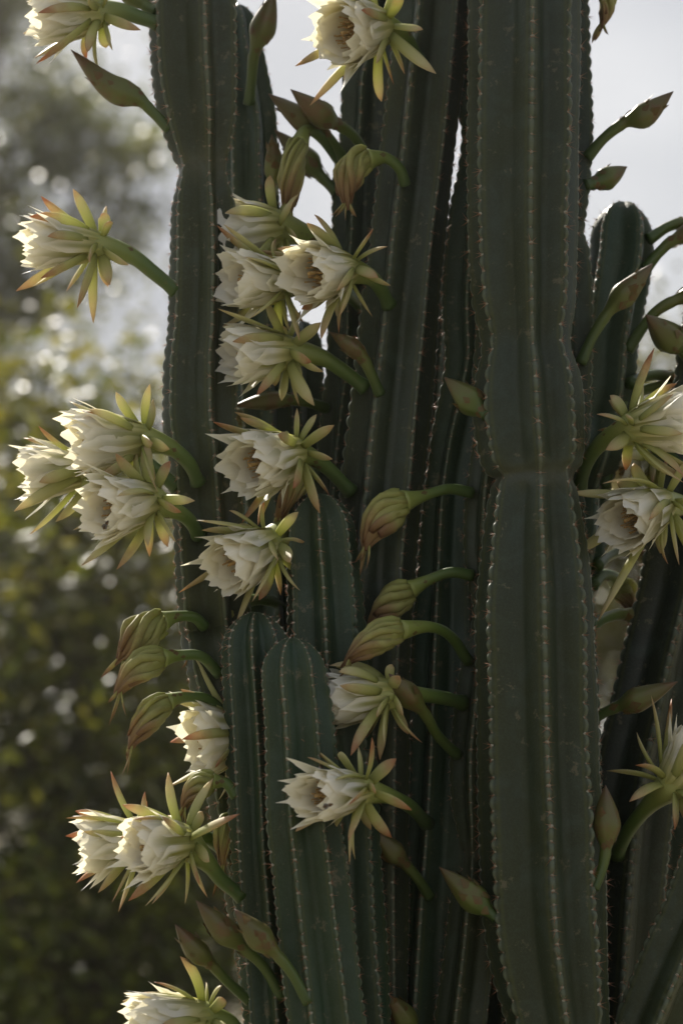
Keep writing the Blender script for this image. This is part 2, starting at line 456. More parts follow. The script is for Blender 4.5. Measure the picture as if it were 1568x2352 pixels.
    for (y, p, nr, up, r) in cand:
        size = max(0.0035, r**0.5*0.0255)*rng.uniform(0.6, 1.25)
        vis = -40 < y < 2380 and nr.dot((CAM-p).normalized()) > -0.45
        xa = up.cross(nr).normalized(); ya = nr.cross(xa)
        rot = Matrix((xa, ya, nr)).transposed().to_4x4() @ Matrix.Rotation(rng.uniform(-0.5, 0.5), 4, 'Z')
        if vis and count < 300:
            o = bpy.data.objects.new('areole', AREOLE[int(rng.integers(len(AREOLE)))])
            o.parent = th
            o.matrix_basis = Matrix.Translation(p-nr*size*0.25-base) @ rot @ Matrix.Scale(size, 4)
            col.objects.link(o); count += 1
        elif y < 3300:
            me = AREOLE[int(rng.integers(len(AREOLE)))]
            Mx = Matrix.Translation(p-nr*size*0.25) @ rot @ Matrix.Scale(size, 4)
            b = len(loose.V)
            loose.V += [Mx @ v.co for v in me.vertices]
            loose.F += [tuple(i+b for i in f.vertices) for f in me.polygons]; loose.M += [f.material_index for f in me.polygons]
    if loose.V:
        o = mk('areole_cover', loose.V, loose.F, [M['wool'], M['spine']], th, base, None, True, loose.M); o['kind'] = 'stuff'
    COLS[key] = dict(th=th, fx=fx, fr=fr_, fd=fd, ys=(y0, y1))
    return th
def areole_mesh(seed):
    rng = random.Random(seed); j = Join()
    V, F = [], []
    for (z, r) in ((-0.2, 0.36), (0.18, 0.40), (0.42, 0.24)):
        for k in range(7):
            a = 2*math.pi*k/7
            V.append(Vector((math.cos(a)*r*rng.uniform(.85, 1.1), math.sin(a)*r*0.85*rng.uniform(.85, 1.1), z)))
    for i in range(2):
        for k in range(7):
            F.append((i*7+k, i*7+(k+1) % 7, (i+1)*7+(k+1) % 7, (i+1)*7+k))
    F.append(tuple(14+k for k in range(7)))
    j.add((V, F, [(0, 0, 0)]*len(V)), 0)
    for k in range(rng.randint(4, 6)):
        a = rng.uniform(0, 6.28); el = rng.uniform(0.35, 1.1); L = rng.uniform(0.7, 1.9)
        d = Vector((math.cos(a)*math.cos(el), math.sin(a)*math.cos(el), math.sin(el)))
        b = d.orthogonal().normalized(); c = d.cross(b); o = Vector((0, 0, 0.25))
        V = [o+b*.085, o-b*.05+c*.075, o-b*.05-c*.075, o+d*L]
        j.add((V, [(0, 1, 3), (1, 2, 3), (2, 0, 3)], [(0, 0, 0)]*4), 1)
    return mesh_from('areole', j.V, j.F, [M['wool'], M['spine']], None, True, j.M)
AREOLE = [areole_mesh(s) for s in range(5)]

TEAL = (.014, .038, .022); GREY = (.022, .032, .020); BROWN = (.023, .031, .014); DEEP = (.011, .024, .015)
column('S4', 'thickest cactus column of the clump, pinched in at a narrow waist', 0.0, 7, 0.0,
  [(-900, 1212, 122), (-20, 1206, 131), (300, 1203, 133), (500, 1201, 129), (690, 1205, 119), (790, 1209, 102), (870, 1213, 122), (940, 1215, 128), (1025, 1222, 124), (1070, 1226, 114),
   (1097, 1228, 90), (1118, 1228, 100), (1179, 1227, 113), (1254, 1228, 125), (1329, 1229, 134), (1429, 1230, 142), (1554, 1233, 141), (1760, 1238, 141), (1912, 1245, 144), (2062, 1250, 144), (2162, 1258, 142), (2352, 1284, 122)],
  spacing=33, valley=0.65, color=GREY, necks=((1100, 26),), seed=3)
column('S3b', 'thin cactus column with an hourglass neck, tucked against the thickest column', 0.085, 5, -0.3,
  [(480, 1158, 50), (615, 1155, 56), (790, 1148, 57), (890, 1143, 59), (970, 1147, 58), (1065, 1138, 59), (1179, 1127, 61), (1255, 1126, 62), (1320, 1131, 60), (1395, 1138, 54), (1460, 1137, 58), (1540, 1120, 64),
   (1615, 1110, 66), (1755, 1099, 68), (1840, 1098, 64), (1890, 1098, 54), (1940, 1094, 38), (1965, 1092, 24), (1985, 1091, 28), (2010, 1094, 38), (2065, 1091, 57), (2140, 1086, 62), (2352, 1062, 66)],
  tip=480, spacing=29, color=GREY, necks=((1965, 30),), seed=5)
column('S3', 'dark green cactus column behind the thin hourglass-necked one', 0.15, 6, -0.33,
  [(-800, 1135, 76), (0, 1122, 84), (220, 1126, 82), (310, 1132, 74), (400, 1128, 79), (475, 1116, 82), (590, 1103, 84), (715, 1094, 80), (815, 1096, 75), (915, 1078, 69), (1015, 1054, 65), (1090, 1041, 62), (1140, 1035, 64),
   (1280, 1028, 69), (1400, 1024, 75), (1580, 1020, 86), (1900, 1007, 92), (2100, 994, 96), (2352, 980, 98)],
  spacing=30, color=TEAL, seed=7)
column('S2', 'broad dark cactus column leaning a little, carrying the open flower cluster', 0.115, 6, -0.36,
  [(-850, 1040, 80), (0, 994, 86), (350, 958, 87), (575, 932, 87), (850, 905, 91), (1090, 880, 95), (1300, 862, 93), (1600, 850, 92), (2000, 845, 92), (2352, 845, 92)],
  spacing=32, color=GREY, seed=9)
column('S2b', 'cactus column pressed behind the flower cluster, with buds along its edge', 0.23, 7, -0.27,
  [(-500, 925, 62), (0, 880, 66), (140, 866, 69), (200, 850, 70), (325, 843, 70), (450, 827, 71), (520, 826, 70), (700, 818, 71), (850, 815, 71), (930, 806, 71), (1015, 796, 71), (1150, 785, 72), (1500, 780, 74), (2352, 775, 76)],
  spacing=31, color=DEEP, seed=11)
column('S1', 'outermost cactus column beside the blurred trees, with a pinched neck', 0.07, 6, 0.22,
  [(-750, 438, 104), (-20, 444, 109), (150, 448, 107), (280, 459, 93), (350, 464, 72), (388, 467, 58), (412, 466, 62), (480, 468, 78), (600, 470, 82), (750, 468, 85), (850, 461, 89), (950, 461, 91), (1050, 472, 87), (1200, 481, 89, .08),
   (1350, 490, 90), (1450, 500, 90, .09), (1530, 514, 89), (1600, 529, 89), (1720, 550, 90, .10), (1862, 570, 90, .12), (2000, 595, 90, .13), (2352, 650, 90, .15)],
  spacing=28, color=BROWN, necks=((388, 35),), seed=13)
column('S1b', 'tapering cactus column standing behind the outermost one', 0.24, 6, 0.4,
  [(8, 540, 40), (100, 546, 52), (150, 551, 60), (300, 571, 66), (450, 575, 66), (700, 590, 68), (1200, 610, 70), (2352, 640, 74)], tip=8, spacing=28, color=TEAL, seed=15)
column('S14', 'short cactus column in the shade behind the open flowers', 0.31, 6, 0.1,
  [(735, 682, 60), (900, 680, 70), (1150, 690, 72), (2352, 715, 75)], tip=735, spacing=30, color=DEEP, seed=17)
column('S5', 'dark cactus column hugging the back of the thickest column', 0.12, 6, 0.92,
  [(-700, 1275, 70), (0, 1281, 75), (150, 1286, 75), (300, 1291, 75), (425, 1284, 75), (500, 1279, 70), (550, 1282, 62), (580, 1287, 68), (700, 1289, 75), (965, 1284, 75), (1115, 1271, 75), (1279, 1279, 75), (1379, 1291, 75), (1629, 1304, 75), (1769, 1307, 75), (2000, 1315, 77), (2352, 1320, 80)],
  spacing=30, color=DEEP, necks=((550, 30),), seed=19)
column('S6', 'round-topped cactus column leaning against the sky beside the thickest column', 0.21, 5, 0.47,
  [(463, 1433, 70), (520, 1430, 75), (570, 1428, 76), (620, 1422, 76), (700, 1409, 75), (790, 1394, 75), (890, 1386, 75), (965, 1372, 75, .22), (1030, 1356, 75), (1110, 1331, 75, .25), (1250, 1320, 75), (1334, 1305, 75), (1420, 1290, 75, .28), (2352, 1240, 78, .30)],
  tip=463, spacing=27, color=TEAL, seed=21)
column('S7', 'nearly black cactus column tilting outwards past the round-topped one', 0.22, 5, 0.08,
  [(-200, 1740, 90), (400, 1690, 94), (654, 1661, 95), (743, 1651, 95), (824, 1637, 95), (865, 1634, 95), (970, 1622, 95), (1080, 1605, 96), (1243, 1571, 98), (1357, 1554, 98), (1430, 1536, 99), (1547, 1507, 100), (1629, 1490, 100), (1800, 1450, 102), (2000, 1425, 105), (2352, 1400, 105)],
  spacing=30, color=(.009, .015, .012), seed=23)
column('S9', 'strongly slanting cactus column crossing low in front of the black one', 0.05, 5, 0.12,
  [(1300, 1830, 80), (1500, 1780, 82), (1800, 1700, 84), (1962, 1641, 85), (2062, 1606, 85), (2137, 1576, 85), (2197, 1548, 85), (2262, 1521, 85), (2312, 1501, 85), (2352, 1485, 85)],
  spacing=27, color=BROWN, seed=25)
column('S10', 'tallest of the three round-topped blue-green cactus columns', 0.03, 7, -0.06,
  [(1135, 727, 70), (1180, 733, 78), (1254, 737, 85), (1354, 745, 88), (1419, 748, 91), (1600, 757, 94), (1760, 770, 96), (2000, 780, 98), (2352, 800, 100)], tip=1135, spacing=27, color=TEAL, valley=0.61, seed=27)
column('S11', 'middle-height round-topped cactus column with a flower tucked behind it', -0.005, 8, -0.07,
  [(1406, 587, 66), (1459, 586, 76), (1504, 588, 80), (1629, 597, 82), (1769, 605, 83), (1962, 615, 85), (2187, 634, 88), (2352, 647, 90)], tip=1406, spacing=26, color=TEAL, valley=0.61, seed=29)
column('S12', 'lowest of the three round-topped blue-green cactus columns, in front', -0.075, 7, -0.32,
  [(1465, 671, 66), (1510, 672, 75), (1554, 674, 78), (1654, 684, 82), (1762, 690, 84), (1887, 696, 86), (1987, 708, 88), (2112, 721, 90), (2187, 729, 91), (2352, 748, 93)], tip=1465, spacing=26, color=(.015, .042, .022), valley=0.61, seed=31)

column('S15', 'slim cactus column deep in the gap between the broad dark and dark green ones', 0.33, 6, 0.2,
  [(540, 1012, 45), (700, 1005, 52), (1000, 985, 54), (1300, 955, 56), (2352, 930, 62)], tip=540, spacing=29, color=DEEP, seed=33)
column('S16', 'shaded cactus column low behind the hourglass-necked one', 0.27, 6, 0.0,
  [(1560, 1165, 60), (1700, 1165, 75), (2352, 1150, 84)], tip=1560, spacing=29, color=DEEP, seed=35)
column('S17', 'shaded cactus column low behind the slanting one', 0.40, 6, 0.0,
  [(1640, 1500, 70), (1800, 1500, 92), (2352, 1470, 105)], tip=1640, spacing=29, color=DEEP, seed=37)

# ------------------------------------------------------------------ flowers, buds, withered flowers
def surf(key, x, y):
    c = COLS[key]; cx, r, d = float(c['fx'](y)), float(c['fr'](y)), float(c['fd'](y))
    r *= 0.93; q = P(cx, y, d); s = mpp(q)
    dx = max(-.84, min(.84, (x-cx)/r)); x = cx+dx*r; r *= .95
    return P(x, y, d-math.sqrt(max(0, 1-dx*dx))*r*s)
def tube_path(key, base, mids, head, Yh, n=14):
    b = surf(key, *base); Yb = b.y
    pts = [b]; m = len(mids)
    for k, q in enumerate(mids):
        f = (k+1)/(m+1); f = f**0.85
        pts.append(P(q[0], q[1], Yb+(Yh-Yb)*f))
    pts.append(P(head[0], head[1], Yh))
    return catmull(pts, n)
def scales_on(J, pts, fr, rad, rng, k, lo, hi, size):
    n = len(pts)
    for _ in range(k):
        i = rng.randint(int(lo*(n-1)), max(int(lo*(n-1)), int(hi*(n-1))-1)); a = rng.uniform(0, 6.28)
        T, N, B = fr[i]; d = N*math.cos(a)+B*math.sin(a); s = d.cross(T)
        c = pts[i]+d*rad[i]; L = size*rng.uniform(.7, 1.3); w = L*0.42; h = L*0.12
        V = [c-T*L*.5+d*-.2*h, c-s*w+d*.0, c+s*w+d*.0, c+T*L*.7+d*h*1.3, c+d*h]
        J.add((V, [(0, 2, 4), (2, 3, 4), (3, 1, 4), (1, 0, 4)], [(0, .9, rng.random())]*5), 1)
def fleshy(start, d0, bend, L, w, th, rng, n=9, red=0.6, side=None):
    """a narrow fleshy tepal: start point, direction, bend vector added along its length"""
    pts, rad, fl = [], [], []
    for i in range(n):
        t = i/(n-1)
        pts.append(start+d0*(L*t)+bend*(L*t*t))
        k = .72+.28*math.sin(math.pi*t/1.1) if t < .5 else .995*(1-((t-.5)/.5)**2.6)
        rad.append(max(w*k, w*.05)); fl.append(th/w*(1-.4*t))
    fr = frames(pts, side)
    V, F, A = sweep(pts, rad, 7, fr, fl, rnd=red)
    return V, F, A
def flower(key, base, mids, head, mouth, Yh, Ym, rm=58, seed=0, nsep=18, op=1.0, tube_r=15, petals=True, label=None, sep_len=1.1):
    rng = random.Random(seed*7+1); c = COLS[key]
    rm *= 1.08; op *= rng.uniform(.84, 1.16); rm *= rng.uniform(.93, 1.05)
    H0, H1 = P(*head, Yh), P(*mouth, Ym); ax = H1-H0; Lh = ax.length; ax.normalize(); s = mpp(H0)
    path = tube_path(key, base, mids, head, Yh, 16)
    inner = [H0+ax*(Lh*0.13), H0+ax*(Lh*0.26)]
    pts = path+inner; n = len(pts)
    rad = []
    for i in range(n):
        t = i/(n-1)
        r = tube_r+ (2.5*math.sin(t*3)) if t < .45 else tube_r+2.4+((t-.45)/.55)**1.7*(rm*0.80-tube_r-2.4)
        rad.append(r*s)
    rad[0] *= 1.38; rad[1] *= 1.12
    fr = frames(pts); J = Join()
    ph = rng.uniform(0, 6)
    J.add(sweep(pts, rad, 16, fr, shape=lambda t, a: 1+0.035*t*math.cos(7*a+ph), rnd=rng.random()), 0)
    J.V, J.F, J.M = J.V, J.F[:-1], J.M[:-1]
    scales_on(J, pts, fr, rad, rng, 5, 0.45, 0.95, 12*s)
    fl = mk('flower', J.V, J.F, [M['tube'], M['scale']], c['th'], path[0], J.A, True, J.M)
    fl['label'] = label or 'open white flower on a curved green tube'
    e1 = ax.orthogonal().normalized(); e2 = ax.cross(e1)
    rm_w = rm*s
    if petals:
        for whorl, (cnt, rf, lf, wd, pt) in enumerate(((8, 1.02, 0.96, 31, .36), (8, 0.90, 1.04, 32, .30), (6, 0.72, 0.94, 28, .25), (8, 1.08, 1.04, 17, .9))):
            for k in range(cnt):
                phi = 2*math.pi*(k+0.5*whorl+rng.uniform(-.12, .12))/cnt
                rd = e1*math.cos(phi)+e2*math.sin(phi); tg = ax.cross(rd)
                L = Lh*lf*rng.uniform(.9, 1.06); wmx = wd*s*rng.uniform(.88, 1.12)*rm/58; flare = rng.uniform(-.05, .42)*op
                if whorl == 2: flare = rng.uniform(-.1, .1)
                if whorl == 3: flare = rng.uniform(.15, 1.25)*op; L *= rng.uniform(.7, 1.1)
                rows, cols = 11, 9; V, A = [], []
                jag = [rng.uniform(-.035, .03) for _ in range(cols)]; wav = rng.uniform(0, 6); tw = rng.uniform(-.25, .25); pw = rng.uniform(.6, 1.4)
                rr = rng.random()
                for j in range(rows):
                    for i in range(cols):
                        u = -1+2*i/(cols-1)
                        te = 1-0.34*pt**.5*abs(u)**1.5+.035*max(0, 1-abs(u)*4)+jag[i]*(1 if abs(u) > .1 else -1)*.9
                        t = j/(rows-1)*te
                        w = wmx*(0.55+0.62*math.sin(min(1, t/.72)*math.pi/2)-(0.22+.55*min(1, pt))*max(0, t-.6)/.4)
                        r = rm_w*rf*(0.60+0.40*math.sin(min(1, t/.75)*math.pi/2)*op+max(0, t-.6)*flare*1.6)
                        lat = w*u
                        p = H0+ax*(L*t+L*.02*math.sin(wav+u*3))+rd*(r-lat*lat/(2*max(r, 1e-4))*.9)+tg*lat
                        p = p+rd*(w*(0.05*math.sin(wav+t*9*pw+u*2.5)+.10*t*math.sin(wav*2+u*4.5*pw)+tw*u*t))
                        V.append(p); A.append((u, t, rr))
                F = [(j*cols+i, j*cols+i+1, (j+1)*cols+i+1, (j+1)*cols+i) for j in range(rows-1) for i in range(cols-1)]
                mk('petal', V, F, M['petalo'] if whorl in (0, 3) else M['petal'], fl, H0, A)
        # stamens and style
        J = Join()
        for k in range(110):
            phi = rng.uniform(0, 6.28); rd = e1*math.cos(phi)+e2*math.sin(phi)
            r0, r1 = rng.uniform(.15, .55)*rm_w, rng.uniform(.12, .60)*rm_w; L = Lh*rng.uniform(.45, .75)
            a = H0+ax*(Lh*.05)+rd*r0; b = H0+ax*L+rd*r1; mdl = (a+b)/2+rd*(.05*rm_w)+Vector((0, 0, -.06*rm_w))
            J.add(sweep(catmull([a, mdl, b], 4), [.6*s, .6*s, .55*s, .6*s, 1.9*s], 4), 0)
        J.add(sweep([H0, H0+ax*Lh*.5, H0+ax*Lh*.82], [2.2*s, 2*s, 4.5*s], 6), 0)
        st = mk('stamens', J.V, J.F, M['stamen'], fl, H0, J.A); st['kind'] = 'stuff'
    # fleshy outer tepals
    for k in range(nsep):
        layer = k % 3
        phi = k*2.39996+rng.uniform(-.3, .3)
        rd = e1*math.cos(phi)+e2*math.sin(phi)
        if layer == 0: al, L, w, a0 = rng.uniform(22, 48), rng.uniform(108, 150), rng.uniform(10, 14), .16
        elif layer == 1: al, L, w, a0 = rng.uniform(50, 88), rng.uniform(92, 135), rng.uniform(11, 15), .04
        else: al, L, w, a0 = rng.uniform(85, 125), rng.uniform(56, 92), rng.uniform(11, 15), -.06
        al = math.radians(al); L *= sep_len*rng.uniform(.8, 1.15); w *= 1.08
        d = ax*math.cos(al)+rd*math.sin(al)
        d = (d+Vector((0, 0, -0.18 if rd.z < 0 else 0.02))).normalized()
        bend = (-ax*rng.uniform(-.25, .40)*(1 if layer else -.4)+rd*rng.uniform(-.28, .2)+Vector((rng.uniform(-.12, .12), 0, rng.uniform(-.22, .06))))
        st = H0+ax*(Lh*a0)+rd*(rm_w*(.62+.10*(a0 > .1)-.10*(a0 < 0)))
        V, F, A = fleshy(st, d, bend, L*s, w*s, 5.4*s, rng, red=rng.choice([.05, .25, .45, .8]), side=Matrix.Rotation(rng.uniform(-1.2, 1.2), 3, d) @ ax.cross(rd))
        mk('sepal', V, F, M['sepal'], fl, st, A)
    return fl
def bud(key, base, mids, tip, Yt, w=33, seed=0, body=0.55, tube_r=13, label=None):
    """body = fraction of the length that is the swollen spindle"""
    rng = random.Random(seed*13+5); c = COLS[key]
    pts = tube_path(key, base, mids, tip, Yt, 26); s = mpp(pts[-1]); n = len(pts)
    rad = []
    for i in range(n):
        t = i/(n-1); b0 = 1-body
        if t < b0: r = tube_r*(1.12-.2*math.sin(t/b0*3.0))
        else:
            q = (t-b0)/body
            q2 = min(1, q/.52); up = tube_r*.95+(w*.92-tube_r*.95)*(q2*q2*(3-2*q2))
            dn = 1.0 if q < .38 else (1-((q-.38)/.62)**1.75)
            r = max(up*dn, .8)
        rad.append(r*s)
    fr = frames(pts); J = Join(); ph = rng.uniform(0, 6)
    J.add(sweep(pts, rad, 18, fr, shape=lambda t, a: 1+(0.06 if t > 1-body else .03)*math.cos(5*a+ph+t*.6)+.02*math.sin(9*a+t*14), rnd=rng.random()), 0)
    scales_on(J, pts, fr, rad, rng, 13, 1-body, .95, 22*s)
    o = mk('bud', J.V, J.F, [M['bud'], M['scale']], c['th'], pts[0], J.A, True, J.M)
    o['label'] = label or 'pointed green and brown flower bud on its stalk'
    return o
def withered(key, base, mids, head, tip, Yh, Yt, w=32, seed=0, tube_r=13, droop=0.10, label=None):
    rng = random.Random(seed*17+3); c = COLS[key]; w *= rng.uniform(.78, .95)
    path = tube_path(key, base, mids, head, Yh, 16); H0, H1 = P(*head, Yh), P(*tip, Yt); s = mpp(H0)
    n = len(path); rad = [(tube_r*(1.1-.15*math.sin(i/(n-1)*3))+(max(0, i/(n-1)-.55)/.45)**2*(w*.86-tube_r))*s for i in range(n)]
    fr = frames(path); J = Join()
    J.add(sweep(path, rad, 14, fr, rnd=.2, v1=.8), 0); scales_on(J, path, fr, rad, rng, 5, .5, .98, 12*s)
    fl = mk('withered_flower', J.V, J.F, [M['tube'], M['scale']], c['th'], path[0], J.A, True, J.M)
    fl['label'] = label or 'withered flower twisted shut and drooping on its green tube'
    # closed twisted bag of tepals
    t0 = (path[-1]-path[-2]).normalized(); L = (H1-H0).length
    m = 16; axp = []
    for i in range(m):
        t = i/(m-1); b = (H0+t0*(L*.5)); axp.append(H0*(1-t)**2+b*2*t*(1-t)+H1*t*t+Vector((0, 0, -droop*L*t*(1-t))))
    prof = [w*s*(0.86+.24*math.sin(min(1, t/.4)*math.pi/2) if t < .4 else 1.10*(1-((t-.4)/.66)**1.5)) for t in [i/(m-1) for i in range(m)]]
    prof = [max(p, 3*s) for p in prof]
    f2 = frames(axp); tw = rng.choice([-1, 1])*rng.uniform(1.5, 2.6)
    V, F, A = sweep(axp, [p*.86 for p in prof], 20, f2, shape=lambda t, a: 1+.10*math.cos(8*(a-tw*t)), rnd=rng.random())
    mk('closed_head', V, F, M['wither'], fl, H0, A)
    for k in range(8):
        a0 = 2*math.pi*k/8+rng.uniform(-.28, .28); pts, rr = [], []
        e = rng.uniform(.72, 1.10); lift = rng.uniform(-.06, .30); wf = rng.uniform(.7, 1.35); tk = tw*rng.uniform(.75, 1.3); wv = rng.uniform(.05, .28)
        for i in range(12):
            t = i/11*e; x = t*(m-1); j = min(int(x), m-2); f = x-j
            T, N, B = f2[j]; p = axp[j]*(1-f)+axp[j+1]*f if t <= 1 else axp[-1]+(axp[-1]-axp[-2])*(t-1)*m
            r = (prof[j]*(1-f)+prof[j+1]*f)*(0.88+lift*math.sin(t*3.1)+.12*math.sin(t*9+k*1.7)+.05*math.sin(t*23+k))
            a = a0+tk*t+wv*math.sin(t*6+k*2)
            pts.append(p+N*math.cos(a)*r+B*math.sin(a)*r)
            rr.append(max(1.6*s, w*.33*wf*s*(.8+.4*math.sin(math.pi*min(1, t*1.15)))*(1-.55*max(0, t-.6)/.4)))
        V, F, A = sweep(pts, rr, 7, None, .55, rnd=rng.random())
        mk('tepal', V, F, M['wither'], fl, pts[0], A)
    for k in range(rng.randint(3, 5)):
        d = ((H1-axp[-4]).normalized()+Vector((rng.uniform(-.6, .6), rng.uniform(-.5, .3), rng.uniform(-.7, .1)))).normalized()
        V, F, A = fleshy(axp[-3], d, Vector((rng.uniform(-.4, .4), 0, rng.uniform(-.5, .2))), rng.uniform(34, 64)*s, 5.5*s, 2.5*s, rng, red=.9)
        mk('tepal', V, F, M['wither'], fl, axp[-3], A)
    return fl

flower('S1', (347, 52), [(318, 38), (280, 26)], (225, 30), (72, 42), .02, .0, 50, 1)
flower('S1', (386, 668), [(352, 625), (300, 586)], (225, 563), (52, 553), .02, .0, 50, 2, op=.95)
flower('S1', (455, 1108), [(432, 1062), (388, 1026)], (325, 1008), (160, 1015), -.03, -.06, 58, 3)
flower('S1', (400, 1120), [(365, 1085), (320, 1055), (270, 1055)], (205, 1075), (45, 1090), .05, .04, 52, 4)
flower('S1', (456, 1228), [(432, 1192), (400, 1172)], (345, 1150), (215, 1172), -.05, -.105, 58, 5)
flower('S11', (540, 2060), [(508, 2022), (478, 1985)], (425, 1935), (300, 1948), -.06, -.10, 60, 6)
flower('S1', (520, 1960), [(475, 1926), (420, 1922)], (320, 1930), (180, 1945), .02, .01, 58, 7)
flower('S11', (575, 2420), [(555, 2385), (525, 2350)], (470, 2338), (300, 2350), -.05, -.08, 56, 8)
flower('S2b', (815, 640), [(770, 585), (715, 545)], (640, 522), (492, 540), .10, .08, 62, 9)
flower('S2b', (830, 700), [(780, 665), (720, 650)], (648, 650), (525, 640), .04, .0, 55, 10)
flower('S2', (893, 700), [(872, 660), (848, 635)], (795, 618), (690, 630), .01, -.055, 58, 11)
flower('S2', (838, 890), [(785, 850), (735, 820)], (660, 808), (518, 815), .04, .01, 56, 12)
flower('S2', (805, 1130), [(755, 1078), (715, 1050)], (675, 1042), (550, 1075), .03, -.035, 62, 13)
flower('S2b', (745, 1190), [(700, 1195), (660, 1205)], (618, 1250), (506, 1308), .02, -.035, 60, 14)
flower('S1', (590, 1690), [(570, 1685)], (540, 1690), (435, 1705), .035, .015, 66, 15, label='open white flower half hidden behind a round-topped column')
flower('S3b', (1062, 1615), [(1010, 1602), (955, 1596)], (890, 1595), (748, 1612), -.03, -.04, 52, 16, op=.82)
flower('S3', (980, 1892), [(940, 1852), (890, 1828)], (830, 1815), (700, 1832), -.11, -.18, 52, 17, op=.95)
flower('S2', (958, 135), [(940, 100), (918, 76)], (870, 62), (765, 78), .02, -.035, 66, 18, op=1.1)
flower('S5', (1330, 1120), [(1348, 1060), (1385, 1015)], (1450, 985), (1600, 960), .02, .0, 60, 19, label='white flower turned away beside the thickest column')
flower('S7', (1620, 1250), [(1605, 1200), (1580, 1165)], (1520, 1158), (1415, 1205), .05, -.01, 61, 20, sep_len=1.25)
flower('S7', (1415, 1965), [(1445, 1905), (1490, 1850)], (1540, 1805), (1620, 1700), .05, .04, 56, 21)
flower('S7', (1560, 1075), [(1530, 1045), (1500, 1045)], (1480, 1055), (1410, 1085), .26, .24, 42, 22, label='sunlit flower glimpsed between two dark columns')

bud('S1', (376, 296), [(352, 258), (318, 226), (250, 195)], (163, 113), .03, 37, 1, .62)
bud('S1', (352, 25), [(325, 5)], (255, -60), .05, 30, 2, .6)
bud('S1b', (572, 238), [(578, 180), (584, 120), (605, 60)], (632, -25), .14, 34, 3, .5)
bud('S2b', (845, 362), [(812, 312), (770, 283), (730, 258)], (667, 204), .10, 36, 4, .56)
bud('S2b', (795, 375), [(768, 332), (735, 298), (690, 270)], (616, 214), .13, 34, 5, .56)
bud('S2b', (770, 440), [(735, 402), (700, 365)], (630, 296), .20, 36, 6, .7)
bud('S1b', (632, 440), [(632, 400)], (624, 308), .16, 28, 7, .75)
bud('S2', (872, 905), [(852, 860), (825, 812)], (757, 762), .03, 24, 8, .45)
bud('S2b', (750, 937), [(700, 922), (640, 918)], (535, 932), .13, 24, 9, .5)
bud('S14', (640, 985), [(600, 975), (560, 960)], (515, 940), .2, 26, 10, .7)
bud('S4', (1118, 955), [(1085, 925)], (1020, 866), -.01, 38, 11, .88)
bud('S5', (1360, 362), [(1388, 315), (1432, 282), (1480, 262)], (1546, 209), .07, 33, 12, .5)
bud('S5', (1345, 425), [(1385, 412)], (1440, 382), .13, 30, 13, .8)
bud('S5', (1332, 835), [(1362, 770), (1400, 712), (1440, 670)], (1499, 604), .08, 34, 14, .55)
bud('S7', (1590, 840), [(1562, 800), (1530, 770)], (1482, 722), .10, 42, 15, .75)
bud('S5', (1368, 1650), [(1415, 1625), (1465, 1608)], (1556, 1566), .07, 34, 16, .68)
bud('S4', (1365, 2042), [(1385, 1985), (1392, 1915)], (1390, 1804), -.03, 37, 17, .5)
bud('S4', (1135, 2110), [(1095, 2070)], (1008, 1992), -.02, 38, 18, .85)
bud('S3', (986, 2060), [(962, 2022), (930, 1985), (900, 1955)], (852, 1904), .04, 32, 19, .5)
bud('S11', (562, 2300), [(525, 2258), (488, 2218), (450, 2185)], (402, 2124), -.09, 32, 20, .5)
bud('S11', (648, 2292), [(605, 2222), (558, 2178), (510, 2135)], (451, 2070), -.11, 36, 21, .52)
bud('S12', (708, 2305), [(672, 2240), (636, 2195), (590, 2150)], (538, 2089), -.14, 36, 22, .52)
bud('S3', (965, 2410), [(935, 2350)], (889, 2284), .04, 34, 23, .8)
bud('S3b', (1050, 1735), [(1005, 1690), (975, 1640), (935, 1595)], (893, 1548), -.06, 33, 24, .48)
bud('S6', (1502, 550), [(1535, 520), (1580, 513)], (1700, 530), .20, 33, 25, .4)
bud('S6', (1490, 618), [(1518, 575), (1560, 545)], (1690, 500), .18, 33, 26, .4)
bud('S6', (1440, 805), [(1478, 748), (1515, 708), (1580, 678)], (1700, 650), .16, 33, 27, .35)
bud('S6', (1450, 880), [(1490, 862), (1540, 868)], (1640, 920), .3, 33, 28, .4)
bud('S6', (1400, 965), [(1440, 915), (1500, 890), (1560, 895)], (1650, 940), .3, 33, 29, .35)
bud('S6', (1385, 1120), [(1410, 1062), (1445, 1046), (1500, 1060)], (1560, 1110), .3, 30, 30, .4)
bud('S6', (1370, 1300), [(1400, 1275), (1450, 1262)], (1540, 1290), .32, 30, 31, .4)
bud('S5', (1360, 1440), [(1395, 1418), (1440, 1412)], (1520, 1440), .24, 28, 32, .4)

withered('S2b', (772, 372), [(742, 320), (705, 298)], (685, 335), (664, 502), .10, .10, 30, 1)
withered('S2', (930, 424), [(918, 388), (885, 362)], (842, 366), (798, 482), .04, .03, 34, 2)
withered('S3b', (1078, 1132), [(1030, 1123), (975, 1138)], (925, 1152), (838, 1265), .03, .02, 34, 3)
withered('S3b', (1080, 1322), [(1035, 1315), (985, 1332)], (940, 1355), (848, 1438), .05, .05, 32, 4)
withered('S3b', (1075, 1520), [(1035, 1462), (985, 1440)], (915, 1448), (792, 1525), -.03, -.05, 34, 5)
withered('S1', (470, 1440), [(445, 1418), (405, 1416)], (370, 1428), (272, 1518), .01, .0, 33, 6)
withered('S1', (505, 1550), [(462, 1508), (410, 1506)], (370, 1512), (266, 1598), -.02, -.03, 32, 7)
withered('S1', (520, 1645), [(475, 1606), (420, 1602)], (382, 1614), (296, 1722), -.02, -.03, 33, 8)
withered('S14', (665, 1425), [(635, 1386), (585, 1378)], (540, 1388), (460, 1500), .10, .09, 36, 9)
withered('S14', (735, 1110), [(715, 1078)], (690, 1085), (632, 1208), .06, .05, 30, 10)
